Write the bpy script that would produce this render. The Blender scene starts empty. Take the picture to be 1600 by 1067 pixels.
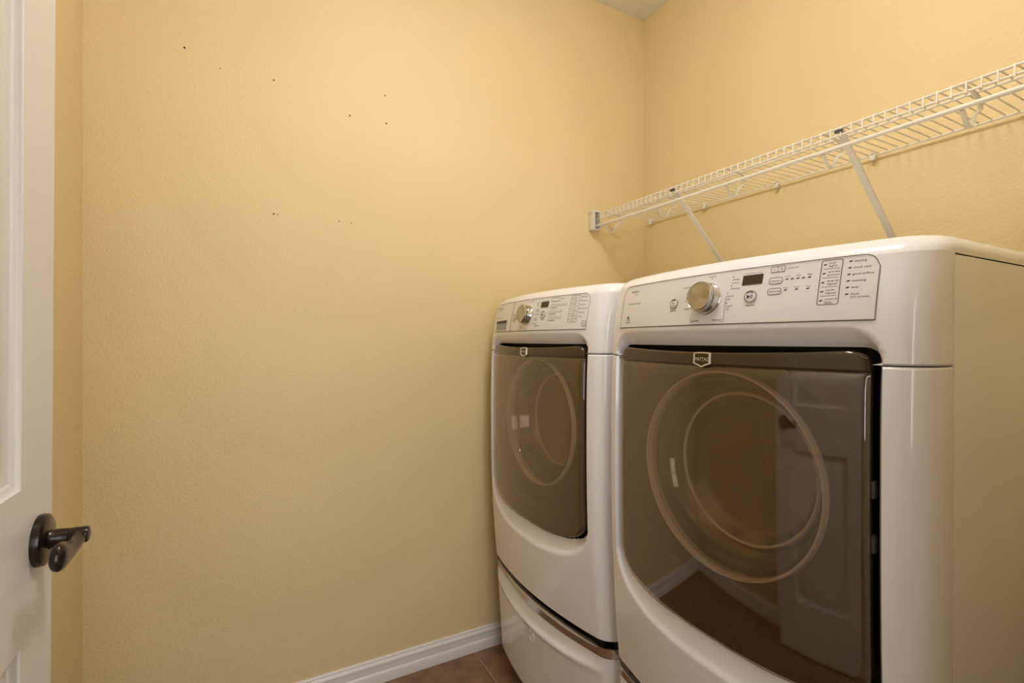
import bpy, bmesh, math, random
from mathutils import Vector, Matrix
random.seed(7)
PI = math.pi
sc = bpy.context.scene
C = sc.collection

# ------------------------------------------------------------------ camera, world, light, exposure
CAM_H = 1.217
F_PX = 768.0
YAW = 28.35
cd = bpy.data.cameras.new('camera')
cd.sensor_width = 36.0
cd.lens = F_PX / 1600 * 36
cd.shift_y = -2.0 / 1600
cd.clip_start = 0.02
cam = bpy.data.objects.new('camera', cd)
cam.location = (0, 0, CAM_H)
cam.rotation_euler = (PI / 2, 0, -math.radians(YAW))
C.objects.link(cam)
sc.camera = cam

wd = bpy.data.worlds.new('world')
wd.use_nodes = True
bgn = wd.node_tree.nodes['Background']
bgn.inputs[0].default_value = (0.90, 0.96, 1.10, 1)
bgn.inputs[1].default_value = 3.8
sc.world = wd
ROOM_LAMP_POWER = 17.0
ROOM_LAMP_COLOR = (1.0, 0.985, 0.96)
# fill daylight enters behind the camera through an added hallway window: a portal guides the sampling of the sky
HWX0, HWX1, HWZ0, HWZ1, HWY = -.55, 1.05, .70, 2.15, -1.45
pl_ = bpy.data.lights.new('fill_window_portal', 'AREA')
pl_.shape = 'RECTANGLE'
pl_.size, pl_.size_y = HWX1 - HWX0, HWZ1 - HWZ0
pl_.cycles.is_portal = True
po = bpy.data.objects.new('fill_window_portal', pl_)
po.location = ((HWX0 + HWX1) / 2, HWY - .11, (HWZ0 + HWZ1) / 2)
po.rotation_euler = (PI / 2, 0, 0)      # faces +Y, into the house
C.objects.link(po)
vs = sc.view_settings
vs.view_transform = 'Standard'
vs.look = 'None'
vs.exposure = 0.12
vs.gamma = 1.0
vs.use_curve_mapping = False

# ------------------------------------------------------------------ room dimensions (metres)
XR = 1.669      # wall behind the machines
YF = 1.770      # wall facing the camera on the left
XL = -0.402     # wall behind the open door
YN = 0.035      # wall with the doorway
YNB = -0.080     # its hallway side
ZC = 2.743
DX0, DX1, DZ = -0.285, 0.655, 2.06   # doorway
HY = -1.45      # far hallway wall

# ------------------------------------------------------------------ helpers
def link(name, me, mat=None, parent=None, smooth=None):
    o = bpy.data.objects.new(name, me)
    C.objects.link(o)
    if mat is not None and not me.materials:
        me.materials.append(mat)
    if parent is not None:
        o.parent = parent
    if smooth is not None:
        for p in me.polygons:
            p.use_smooth = True
        me.set_sharp_from_angle(angle=math.radians(smooth))
    return o

def from_bm(name, bm, mat=None, parent=None, smooth=None, fix=True):
    if fix:
        bmesh.ops.recalc_face_normals(bm, faces=bm.faces)
    me = bpy.data.meshes.new(name)
    bm.to_mesh(me)
    bm.free()
    return link(name, me, mat, parent, smooth)

def from_data(name, vv, ff, mat=None, parent=None, smooth=None, fix=True):
    bm = bmesh.new()
    vl = [bm.verts.new(v) for v in vv]
    for f in ff:
        try:
            bm.faces.new([vl[i] for i in f])
        except ValueError:
            pass
    return from_bm(name, bm, mat, parent, smooth, fix)

def copy_of(o, name, parent, loc=None):
    c = o.copy()
    c.name = name
    C.objects.link(c)
    c.parent = parent
    if loc is not None:
        c.location = loc
    return c

def bbox(bm, x0, x1, y0, y1, z0, z1, bevel=0, seg=2):
    r = bmesh.ops.create_cube(bm, size=1)
    for v in r['verts']:
        v.co = Vector((x0 + (v.co.x + .5) * (x1 - x0), y0 + (v.co.y + .5) * (y1 - y0), z0 + (v.co.z + .5) * (z1 - z0)))
    if bevel:
        es = list({e for v in r['verts'] for e in v.link_edges})
        bmesh.ops.bevel(bm, geom=es, offset=bevel, segments=seg, affect='EDGES', profile=.5)

def box(name, x0, x1, y0, y1, z0, z1, mat, parent=None, bevel=0, seg=2):
    bm = bmesh.new()
    bbox(bm, x0, x1, y0, y1, z0, z1, bevel, seg)
    return from_bm(name, bm, mat, parent, 40 if bevel else None)

def tube_into(bm, pts, r, n=8, cap=True, rads=None, flat=None):
    """sweep a circle along a polyline; flat=(a,b) scales the section"""
    pts = [Vector(p) for p in pts]
    rings = []
    up = Vector((0, 0, 1))
    prev = None
    for i, p in enumerate(pts):
        if i == 0:
            t = pts[1] - p
        elif i == len(pts) - 1:
            t = p - pts[i - 1]
        else:
            t = (pts[i + 1] - p).normalized() + (p - pts[i - 1]).normalized()
        t.normalize()
        ref = prev if prev is not None else (up if abs(t.z) < .9 else Vector((0, 1, 0)))
        a = ref - t * ref.dot(t)
        if a.length < 1e-4:
            a = Vector((1, 0, 0)) - t * t.x
        a.normalize()
        prev = a
        b = t.cross(a)
        rr = rads[i] if rads else (r, r)
        if not isinstance(rr, tuple):
            rr = (rr, rr)
        rings.append([bm.verts.new(p + a * (rr[0] * math.cos(k * 2 * PI / n)) + b * (rr[1] * math.sin(k * 2 * PI / n))) for k in range(n)])
    for i in range(len(rings) - 1):
        for k in range(n):
            bm.faces.new((rings[i][k], rings[i][(k + 1) % n], rings[i + 1][(k + 1) % n], rings[i + 1][k]))
    if cap:
        bm.faces.new(rings[0][::-1])
        bm.faces.new(rings[-1])

def tube(name, pts, r, mat, parent=None, n=8, rads=None, smooth=50):
    bm = bmesh.new()
    tube_into(bm, pts, r, n, True, rads)
    return from_bm(name, bm, mat, parent, smooth)

def lathe(name, prof, mat, parent=None, n=64, M=None, smooth=35, closed=False):
    """profile (radius, axial) spun about +X axis, then moved by M"""
    bm = bmesh.new()
    rings = []
    for r, x in prof:
        if r < 1e-6:
            rings.append([bm.verts.new((x, 0, 0))])
        else:
            rings.append([bm.verts.new((x, r * math.cos(k * 2 * PI / n), r * math.sin(k * 2 * PI / n))) for k in range(n)])
    def bridge(a, b):
        for k in range(n):
            k2 = (k + 1) % n
            if len(a) == 1 and len(b) == 1:
                return
            if len(a) == 1:
                bm.faces.new((a[0], b[k], b[k2]))
            elif len(b) == 1:
                bm.faces.new((a[k], a[k2], b[0]))
            else:
                bm.faces.new((a[k], a[k2], b[k2], b[k]))
    for i in range(len(rings) - 1):
        bridge(rings[i], rings[i + 1])
    if closed:
        bridge(rings[-1], rings[0])
    if M is not None:
        bmesh.ops.transform(bm, matrix=M, verts=bm.verts)
    return from_bm(name, bm, mat, parent, smooth)

def empty(name, loc):
    o = bpy.data.objects.new(name, None)
    o.empty_display_size = .1
    o.location = loc
    C.objects.link(o)
    return o

def tag(o, label, cat=None, group=None, kind=None):
    o['label'] = label
    if cat:
        o['category'] = cat
    if group:
        o['group'] = group
    if kind:
        o['kind'] = kind
    return o

def struct(o, label=None):
    o['kind'] = 'structure'
    if label:
        o['label'] = label
    return o

def smoothstep(a, b, x):
    t = max(0.0, min(1.0, (x - a) / (b - a)))
    return t * t * (3 - 2 * t)

def interp(xs, ys, x):
    """monotone-ish cubic through points"""
    n = len(xs)
    if x <= xs[0]:
        return ys[0]
    if x >= xs[-1]:
        return ys[-1]
    i = 0
    while x > xs[i + 1]:
        i += 1
    def slope(j):
        if j == 0:
            return (ys[1] - ys[0]) / (xs[1] - xs[0])
        if j == n - 1:
            return (ys[-1] - ys[-2]) / (xs[-1] - xs[-2])
        return (ys[j + 1] - ys[j - 1]) / (xs[j + 1] - xs[j - 1])
    h = xs[i + 1] - xs[i]
    t = (x - xs[i]) / h
    m0, m1 = slope(i) * h, slope(i + 1) * h
    return (2 * t**3 - 3 * t**2 + 1) * ys[i] + (t**3 - 2 * t**2 + t) * m0 + (-2 * t**3 + 3 * t**2) * ys[i + 1] + (t**3 - t**2) * m1

# ------------------------------------------------------------------ materials
def mat(name, col, rough=.5, metal=0.0, spec=.5, coat=0.0, coat_rough=.05):
    m = bpy.data.materials.new(name)
    m.use_nodes = True
    b = m.node_tree.nodes['Principled BSDF']
    b.inputs['Base Color'].default_value = (*col, 1)
    b.inputs['Roughness'].default_value = rough
    b.inputs['Metallic'].default_value = metal
    b.inputs['Specular IOR Level'].default_value = spec
    b.inputs['Coat Weight'].default_value = coat
    b.inputs['Coat Roughness'].default_value = coat_rough
    return m

def nodes_of(m):
    nt = m.node_tree
    return nt, nt.nodes, nt.links, nt.nodes['Principled BSDF']

def add_bump(m, scale, dist, strength=1.0, detail=3.0, ramp=None, coord='Object'):
    nt, N, L, b = nodes_of(m)
    tc = N.new('ShaderNodeTexCoord')
    nz = N.new('ShaderNodeTexNoise')
    nz.inputs['Scale'].default_value = scale
    nz.inputs['Detail'].default_value = detail
    bp = N.new('ShaderNodeBump')
    bp.inputs['Strength'].default_value = strength
    bp.inputs['Distance'].default_value = dist
    L.new(tc.outputs[coord], nz.inputs['Vector'])
    src = nz.outputs['Fac']
    if ramp:
        rp = N.new('ShaderNodeValToRGB')
        rp.color_ramp.elements[0].position = ramp[0]
        rp.color_ramp.elements[1].position = ramp[1]
        L.new(src, rp.inputs[0])
        src = rp.outputs[0]
    L.new(src, bp.inputs['Height'])
    L.new(bp.outputs[0], b.inputs['Normal'])

def add_mottle(m, c1, c2, scale, detail=4.0, coord='Object', p0=.35, p1=.65):
    nt, N, L, b = nodes_of(m)
    tc = N.new('ShaderNodeTexCoord')
    nz = N.new('ShaderNodeTexNoise')
    nz.inputs['Scale'].default_value = scale
    nz.inputs['Detail'].default_value = detail
    rp = N.new('ShaderNodeValToRGB')
    rp.color_ramp.elements[0].position = p0
    rp.color_ramp.elements[1].position = p1
    rp.color_ramp.elements[0].color = (*c1, 1)
    rp.color_ramp.elements[1].color = (*c2, 1)
    L.new(tc.outputs[coord], nz.inputs['Vector'])
    L.new(nz.outputs['Fac'], rp.inputs[0])
    L.new(rp.outputs[0], b.inputs['Base Color'])

M_WALL = mat('yellow_wall_paint', (.785, .625, .345), .55, spec=.35)
add_mottle(M_WALL, (.775, .617, .340), (.795, .633, .350), 2.2)
add_bump(M_WALL, 130, .0012, .50, 2.0, (.36, .72))
M_CEIL = mat('white_ceiling_texture', (.86, .84, .79), .8, spec=.2)
add_bump(M_CEIL, 60, .003, .7, 3, (.45, .6))
M_HALL = mat('hallway_paint', (.74, .62, .42), .6)
add_bump(M_HALL, 150, .0016, .5, 2.5, (.36, .72))
M_TRIM = mat('white_trim_paint', (.80, .78, .75), .3)
add_bump(M_TRIM, 40, .0004, .3)
M_DOOR = mat('white_door_paint', (.78, .75, .71), .32)
def door_grain(m):
    nt, N, L, b = nodes_of(m)
    tc = N.new('ShaderNodeTexCoord')
    mp = N.new('ShaderNodeMapping')
    mp.inputs['Scale'].default_value = (30, 30, 420)
    nz = N.new('ShaderNodeTexNoise')
    nz.inputs['Scale'].default_value = 1.0
    nz.inputs['Detail'].default_value = 2
    bp = N.new('ShaderNodeBump')
    bp.inputs['Strength'].default_value = .25
    bp.inputs['Distance'].default_value = .0006
    L.new(tc.outputs['Object'], mp.inputs[0]); L.new(mp.outputs[0], nz.inputs['Vector'])
    L.new(nz.outputs['Fac'], bp.inputs['Height']); L.new(bp.outputs[0], b.inputs['Normal'])
door_grain(M_DOOR)
M_BRONZE = mat('oil_rubbed_bronze', (.03, .023, .02), .25, metal=.7, coat=.2)
add_mottle(M_BRONZE, (.022, .017, .015), (.040, .029, .024), 30)
M_TILE = mat('brown_ceramic_tile', (.16, .085, .045), .38, spec=.4)
add_mottle(M_TILE, (.165, .088, .042), (.31, .175, .088), 14, 6, p0=.32, p1=.70)
add_bump(M_TILE, 40, .0008, .35)
M_GROUT = mat('tan_grout', (.42, .30, .19), .85)
add_bump(M_GROUT, 300, .0006, .5)
M_ENAMEL = mat('white_enamel', (.89, .89, .91), .10, spec=.5, coat=.35)
add_bump(M_ENAMEL, 6, .0004, .15, 1)
M_SIDE = mat('white_side_enamel', (.90, .89, .88), .20, spec=.55, coat=.3)
add_bump(M_SIDE, 3.2, .0025, .5, 1)
M_PANEL = mat('silver_white_panel', (.84, .82, .80), .34, spec=.4)
add_bump(M_PANEL, 8, .0002, .1, 1)
M_PRINT = mat('dark_print', (.045, .032, .024), .6)
add_bump(M_PRINT, 200, .0001, .1)
M_SEAM = mat('dark_seam', (.11, .085, .06), .8)
add_bump(M_SEAM, 200, .0001, .1)
M_DISPLAY = mat('smoked_display', (.055, .04, .022), .18)
add_bump(M_DISPLAY, 50, .0001, .1)
M_CHROME = mat('chrome_trim', (.62, .60, .58), .13, metal=1.0)
add_bump(M_CHROME, 20, .0001, .1)
M_STEEL = mat('spun_steel', (.50, .48, .44), .30, metal=1.0)
def spun(m):
    nt, N, L, b = nodes_of(m)
    b.inputs['Anisotropic'].default_value = .85
    tg = N.new('ShaderNodeTangent')
    tg.direction_type = 'RADIAL'
    tg.axis = 'X'
    L.new(tg.outputs[0], b.inputs['Tangent'])
    tc = N.new('ShaderNodeTexCoord')
    nz = N.new('ShaderNodeTexNoise')
    nz.inputs['Scale'].default_value = 300
    bp = N.new('ShaderNodeBump')
    bp.inputs['Strength'].default_value = .05
    bp.inputs['Distance'].default_value = .0002
    L.new(tc.outputs['Object'], nz.inputs['Vector']); L.new(nz.outputs['Fac'], bp.inputs['Height']); L.new(bp.outputs[0], b.inputs['Normal'])
spun(M_STEEL)
M_BAND = mat('dark_gloss_plastic', (.070, .050, .030), .10, metal=.55, coat=.6)
add_bump(M_BAND, 10, .0001, .1)
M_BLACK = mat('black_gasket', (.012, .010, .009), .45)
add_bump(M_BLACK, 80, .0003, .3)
M_INNER = mat('brown_inner_plate', (.09, .07, .048), .35)
add_bump(M_INNER, 80, .0002, .2)
M_RING = mat('pale_door_ring', (.90, .88, .84), .10)
add_bump(M_RING, 30, .0002, .2)
M_DRUM = mat('drum_metal', (.55, .50, .42), .35, metal=.4)
add_bump(M_DRUM, 30, .0005, .3)
M_BADGE = mat('cream_badge', (.82, .74, .58), .25, metal=.2)
add_bump(M_BADGE, 60, .0001, .1)
M_GREY = mat('grey_plastic', (.16, .16, .18), .35)
add_bump(M_GREY, 60, .0002, .2)
M_PULL = mat('blue_grey_plastic', (.30, .32, .36), .3)
add_bump(M_PULL, 60, .0002, .2)
M_WIRE = mat('white_vinyl_wire', (.80, .75, .67), .38)
add_bump(M_WIRE, 120, .0003, .2)
M_HOLE = mat('nail_hole_dark', (.07, .04, .02), .9)
add_bump(M_HOLE, 200, .0005, .4)

def glass_mat(name, tint, base, gain, rough=.02):
    m = bpy.data.materials.new(name)
    m.use_nodes = True
    nt = m.node_tree
    N, L = nt.nodes, nt.links
    N.clear()
    out = N.new('ShaderNodeOutputMaterial')
    mx = N.new('ShaderNodeMixShader')
    tr = N.new('ShaderNodeBsdfTransparent')
    gl = N.new('ShaderNodeBsdfGlossy')
    fr = N.new('ShaderNodeLayerWeight')
    pw = N.new('ShaderNodeMath'); pw.operation = 'POWER'; pw.inputs[1].default_value = 4.0
    mu = N.new('ShaderNodeMath'); mu.operation = 'MULTIPLY_ADD'
    tc = N.new('ShaderNodeTexCoord')
    nz = N.new('ShaderNodeTexNoise')
    mr = N.new('ShaderNodeMapRange')
    nz.inputs['Scale'].default_value = 4
    mr.inputs['To Min'].default_value = rough * .8
    mr.inputs['To Max'].default_value = rough * 1.2
    tr.inputs[0].default_value = (*tint, 1)
    gl.inputs[0].default_value = (.95, .93, .90, 1)
    fr.inputs[0].default_value = .5
    mu.inputs[1].default_value = gain
    mu.inputs[2].default_value = base
    mu.use_clamp = True
    L.new(tc.outputs['Object'], nz.inputs['Vector']); L.new(nz.outputs['Fac'], mr.inputs['Value']); L.new(mr.outputs[0], gl.inputs['Roughness'])
    L.new(fr.outputs['Facing'], pw.inputs[0]); L.new(pw.outputs[0], mu.inputs[0]); L.new(mu.outputs[0], mx.inputs[0])
    L.new(tr.outputs[0], mx.inputs[1]); L.new(gl.outputs[0], mx.inputs[2]); L.new(mx.outputs[0], out.inputs[0])
    return m
M_PANE = glass_mat('tinted_door_glass', (.80, .73, .64), .105, .9)
M_BOWL = glass_mat('clear_bowl_glass', (.94, .93, .90), .20, .8, .05)

# ------------------------------------------------------------------ the room shell
def wall_box(name, *a, m=None):
    return struct(box(name, *a, m or M_WALL))
T = .10
w_far = wall_box('wall_far', XL - T, XR + T, YF, YF + T, -.05, ZC + .05)
w_right = wall_box('wall_right', XR, XR + T, YN - .2, YF, -.05, ZC + .05)
w_left = wall_box('wall_left', XL - T, XL, YN, YF, -.05, ZC + .05)
bm = bmesh.new()
bbox(bm, XL - T, DX0, YNB, YN, -.05, ZC + .05)
bbox(bm, DX1, XR, YNB, YN, -.05, ZC + .05)
bbox(bm, DX0, DX1, YNB, YN, DZ, ZC + .05)
struct(from_bm('wall_near', bm, M_WALL))
bm = bmesh.new()
bbox(bm, -1.7, HWX0, HY - T, HY, -.05, ZC + .05)
bbox(bm, HWX1, 2.3, HY - T, HY, -.05, ZC + .05)
bbox(bm, HWX0, HWX1, HY - T, HY, -.05, HWZ0)
bbox(bm, HWX0, HWX1, HY - T, HY, HWZ1, ZC + .05)
struct(from_bm('wall_hallway', bm, M_HALL))
wall_box('wall_hallway_left', -1.7, -1.6, HY, YNB, -.05, ZC + .05, m=M_HALL)
wall_box('wall_hallway_right', 2.2, 2.3, HY, YNB, -.05, ZC + .05, m=M_HALL)
bm = bmesh.new()
bbox(bm, XL - T - 1.2, XL - T, YNB, YNB + T, -.05, ZC + .05)
bbox(bm, XR + T, 2.3, YNB, YNB + T, -.05, ZC + .05)
struct(from_bm('wall_hallway_near', bm, M_HALL))
bm = bmesh.new()
for a_, b_, c_, d_ in ((HWX0, HWX0 + .05, HWZ0, HWZ1), (HWX1 - .05, HWX1, HWZ0, HWZ1), (HWX0 + .05, HWX1 - .05, HWZ0, HWZ0 + .05), (HWX0 + .05, HWX1 - .05, HWZ1 - .05, HWZ1),
                       (HWX0 + .05, HWX1 - .05, (HWZ0 + HWZ1) / 2 - .02, (HWZ0 + HWZ1) / 2 + .02)):
    bbox(bm, a_, b_, HY - .07, HY - .02, c_, d_)
struct(from_bm('fill_window_1', bm, M_TRIM))  # unseen window, added to let fill light in from behind the camera
struct(box('ceiling', -1.7, 2.3, HY - T, YF + T, ZC, ZC + .06, M_CEIL))

# nail holes left in the far wall: small dark pits with a ragged rim
def nail_hole(x, z, r):
    n = 9
    vv, ff = [], []
    rad = [r * random.uniform(.8, 1.25) for _ in range(n)]
    for s, dy in ((1.25, 0), (1.0, -.0007), (.45, -.0001)):
        for k in range(n):
            vv.append((s * rad[k] * math.cos(k * 2 * PI / n), dy, s * rad[k] * math.sin(k * 2 * PI / n)))
    vv.append((0, 0, 0))
    for i in range(2):
        for k in range(n):
            ff.append((i * n + k, i * n + (k + 1) % n, (i + 1) * n + (k + 1) % n, (i + 1) * n + k))
    for k in range(n):
        ff.append((2 * n + k, 2 * n + (k + 1) % n, 3 * n))
    o = from_data('nail_hole', vv, ff, M_HOLE, w_far)
    o.location = (x, YF - .0002, z)
for x, z, r in [(-.165, 2.097, .0042), (-.072, 2.059, .0022), (.077, 2.06, .0034), (.437, 2.095, .0030), (.315, 1.997, .0034),
                (.441, 1.996, .0034), (.077, 1.627, .0032), (.088, 1.626, .002), (.28, 1.626, .0024), (.32, 1.625, .0024)]:
    nail_hole(x, z, r * .68)

# floor: grout bed plus single tiles
floor = struct(box('floor', -1.7, 2.3, HY - T, YF + T, -.06, -.0025, M_GROUT))
TP, GAP = .3333, .0045
tile_cache = {}
def tile(x0, x1, y0, y1):
    key = (round(x1 - x0, 3), round(y1 - y0, 3))
    if key not in tile_cache:
        a, b = (x1 - x0) / 2, (y1 - y0) / 2
        bm = bmesh.new()
        bbox(bm, -a, a, -b, b, -.008, 0, .0016, 1)
        me = bpy.data.meshes.new('floor_tile')
        bmesh.ops.recalc_face_normals(bm, faces=bm.faces)
        bm.to_mesh(me); bm.free()
        me.materials.append(M_TILE)
        tile_cache[key] = me
    o = bpy.data.objects.new('floor_tile', tile_cache[key])
    C.objects.link(o)
    o.parent = floor
    o.location = ((x0 + x1) / 2, (y0 + y1) / 2, 0)
xs0, ys0 = .784, 1.455
for i in range(-8, 4):
    for j in range(-9, 2):
        x0, x1 = xs0 + i * TP + GAP / 2, xs0 + (i + 1) * TP - GAP / 2
        y0, y1 = ys0 + j * TP + GAP / 2, ys0 + (j + 1) * TP - GAP / 2
        if (y0 + y1) / 2 > YN:
            x0, x1 = max(x0, XL + .002), min(x1, XR - .002)
        else:
            x0, x1 = max(x0, -1.598), min(x1, XR - .002)
        y0, y1 = max(y0, HY + .002), min(y1, YF - .002)
        if x1 - x0 > .03 and y1 - y0 > .03:
            tile(x0, x1, y0, y1)

# baseboards: moulded colonial profile (distance from wall, height)
BB = [(0, 0), (.0150, 0), (.0155, .004), (.0150, .030), (.0135, .036), (.0105, .040), (.0110, .052), (.0100, .060), (.0118, .066),
      (.0100, .072), (.0062, .0765), (.0070, .080), (.0050, .0845), (0, .085)]
def baseboard(name, p0, p1, nrm):
    p0, p1, nrm = Vector(p0), Vector(p1), Vector(nrm)
    n = len(BB)
    vv = [p + nrm * d + Vector((0, 0, z)) for p in (p0, p1) for d, z in BB]
    ff = [(k, (k + 1) % n, n + (k + 1) % n, n + k) for k in range(n)] + [tuple(range(n)), tuple(range(2 * n - 1, n - 1, -1))]
    return struct(from_data(name, vv, ff, M_TRIM, None, 25))
baseboard('baseboard_far', (XL, YF, 0), (XR, YF, 0), (0, -1, 0))
baseboard('baseboard_right', (XR, YN, 0), (XR, YF - .016, 0), (-1, 0, 0))
baseboard('baseboard_left', (XL, YN, 0), (XL, YF - .016, 0), (1, 0, 0))
baseboard('baseboard_near', (DX1 + .062, YN, 0), (XR - .016, YN, 0), (0, 1, 0))

# door lining and casing round the doorway
bm = bmesh.new()
bbox(bm, DX0 + .001, DX0 + .019, YNB, YN, 0, DZ - .001, .001, 1)
bbox(bm, DX1 - .019, DX1 - .001, YNB, YN, 0, DZ - .001, .001, 1)
bbox(bm, DX0 + .019, DX1 - .019, YNB, YN, DZ - .019, DZ - .001, .001, 1)
struct(from_bm('trim_1', bm, M_TRIM, None, 40))
def casing(name, sgn, yw):
    bm = bmesh.new()
    for a, t in ((.057, .011), (.040, .015), (.012, .018)):
        ya, yb = sorted((yw, yw + sgn * t))
        bbox(bm, DX1 - .012, DX1 + a, ya, yb, 0, DZ + a, .002, 2)
        bbox(bm, DX0 - a, DX0 + .012, ya, yb, 0, DZ + a, .002, 2)
        bbox(bm, DX0 + .012, DX1 - .012, ya, yb, DZ - .012, DZ + a, .002, 2)
    return struct(from_bm(name, bm, M_TRIM, None, 40))
casing('trim_2', 1, YN)
casing('trim_3', -1, YNB)

# ------------------------------------------------------------------ lamps (above the frame and behind the camera)
def ceiling_lamp(loc, radius, power, color, label):
    r = empty('ceiling_light', (loc[0], loc[1], ZC))
    tag(r, label, 'ceiling light')
    lathe('lamp_base', [(0, 0), (radius + .012, 0), (radius + .014, -.012), (radius + .008, -.026), (0, -.026)], M_TRIM, r, 48,
          Matrix.Rotation(-PI / 2, 4, 'Y'))
    mg = bpy.data.materials.new('lit_glass_shade')
    mg.use_nodes = True
    b = mg.node_tree.nodes['Principled BSDF']
    b.inputs['Base Color'].default_value = (.9, .88, .82, 1)
    b.inputs['Roughness'].default_value = .4
    b.inputs['Emission Color'].default_value = (*color, 1)
    b.inputs['Emission Strength'].default_value = power / (PI * PI * radius * radius * 1.45)
    add_bump(mg, 30, .0003, .2)
    prof = [(radius * math.cos(t), -.026 - .105 * math.sin(t)) for t in [k * PI / 2 / 10 for k in range(11)]]
    prof[-1] = (0, -.131)
    lathe('glass_shade', [(radius * .98, -.026)] + prof, mg, r, 48, Matrix.Rotation(-PI / 2, 4, 'Y'))
    return r
# lathe runs along +X; the rotation above turns +X to +Z, so axial values are heights
ceiling_lamp((.60, .60), .17, ROOM_LAMP_POWER, ROOM_LAMP_COLOR, 'round white dome lamp on the ceiling above the laundry floor')

# ------------------------------------------------------------------ washer and dryer: shared front geometry
HW = .343
VZ = [.03, .41, .5, .6, .7, .8, .9, 1.0, 1.1, 1.18, 1.25, 1.30, 1.345]
VX = [.050, .024, .016, .009, .004, .001, 0, 0, .001, .004, .010, .019, .030]
def plan(y):
    a = min(abs(y), HW)
    r = .044
    return .03 * (a / .28)**2 + (r - math.sqrt(max(0, r * r - max(0, a - (HW - r))**2)))
def vert(z):
    return interp(VZ, VX, z)
def S(y, z):
    return plan(y) + vert(z)

# door opening outline: half width for a height, used for the recess and (shrunk) for the door itself
D_TOP, D_BOT, D_ZC, D_HW = 1.2065, .6355, .722, .2795
def outline_dist(y, z, hw, top, bot, rc, n):
    """signed distance (approx) to a door-shaped outline: >0 outside"""
    a = abs(y)
    if z >= D_ZC:
        qx, qz = a - hw + rc, z - top + rc
        if qx > 0 and qz > 0:
            return math.hypot(qx, qz) - rc
        return max(qx, qz) - rc
    h = D_ZC - bot
    ry, rz = a / hw, (D_ZC - z) / h
    k = (ry**n + rz**n)**(1 / n) + 1e-9
    gy, gz = ry**(n - 1) / hw, rz**(n - 1) / h
    return (k - 1) / ((math.hypot(gy, gz) + 1e-9) / k**(n - 1))
def hole_dist(y, z):
    return outline_dist(y, z, D_HW, D_TOP, D_BOT, .022, 2.8)
def recess(y, z):
    d = hole_dist(y, z)
    D = .024
    if d <= 0:
        return D
    o = outline_dist(y, z, D_HW + .008, D_TOP + .031, D_BOT - .050, .05, 2.7)
    k = .06
    s = -o / max(d - o, 1e-6)
    if s <= -k:
        return 0.0
    # straight chamfer with a softened outer crease
    if s < k:
        return D * (s + k)**2 / (4 * k)
    return D * s
def snap(y, z, fix_z=False):
    """pull grid points that lie close to the opening onto its edge, so that the opening is cut cleanly"""
    for _ in range(3):
        d = hole_dist(y, z)
        if abs(d) > .0031:
            break
        e = 1e-4
        gy = (hole_dist(y + e, z) - hole_dist(y - e, z)) / (2 * e)
        gz = 0 if fix_z else (hole_dist(y, z + e) - hole_dist(y, z - e)) / (2 * e)
        g2 = gy * gy + gz * gz
        if g2 < .2:
            break
        y, z = y - d * gy / g2, z - d * gz / g2
    return y, z

YS = []
for k in range(97):
    t = -1 + 2 * k / 96
    YS.append(HW * math.sin(t * PI / 2) * .35 + HW * t * .65)
YS[0], YS[-1] = -HW, HW

def wrap(row):
    """carry a front row on round the corner to the straight seam with the side panels"""
    a, b = row[0], row[-1]
    return [(max(XS, a[0] + .0008), a[1], a[2])] + row + [(max(XS, b[0] + .0008), b[1], b[2])]
def grid_mesh(rows, closed=False):
    vv, ff = [], []
    n = len(rows[0])
    for r in rows:
        vv += r
    for i in range(len(rows) - 1):
        for k in range(n - 1):
            ff.append((i * n + k, i * n + k + 1, (i + 1) * n + k + 1, (i + 1) * n + k))
    return vv, ff

XS = .113           # where the wrapped front meets the side panels
XB = .800           # back of the cabinet
CAPZ = 1.345
def front_rows(z0, z1, n, lip_bottom=False, lip_top=False):
    rows = []
    zs = [z0 + (z1 - z0) * i / n for i in range(n + 1)]
    if lip_bottom:
        rows.append([(S(y, z0) + .035, y * .93, z0 + .001) for y in YS])
        rows.append([(S(y, z0) + .0035, y * .992, z0) for y in YS])
        zs[0] = z0 + .0035
    for z in zs:
        if lip_top and z > z1 - .004:
            continue
        row = []
        for y in YS:
            ya_, za_ = (y, z) if abs(y) > HW - .01 else snap(y, z, z <= z0 + .005 or z >= z1 - .001)
            row.append((S(ya_, za_) + recess(ya_, za_), ya_, za_))
        rows.append(row)
    if lip_top:
        z = z1 - .0035
        rows.append([(S(y_, z) + recess(y_, z), y_, z) for y_ in (snap(y, z, True)[0] for y in YS)])
        rows.append([(S(y, z1) + .001 + recess(y, z), y * .999, z1 - .001) for y in YS])
        rows.append([(S(y, z1) + .0035 + recess(y, z), y * .993, z1) for y in YS])
        rows.append([(S(y, z1) + .03 + recess(y, z), y * .93, z1) for y in YS])
    return rows

def cut_hole(vv, ff, limit):
    out = []
    for f in ff:
        y = sum(vv[i][1] for i in f) / len(f)
        z = sum(vv[i][2] for i in f) / len(f)
        if hole_dist(y, z) > limit:
            out.append(f)
    return out

def make_front_panel():
    vv, ff = grid_mesh([wrap(r) for r in front_rows(.412, 1.1788, 170, True, True)])
    return vv, cut_hole(vv, ff, -.0002)

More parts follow.
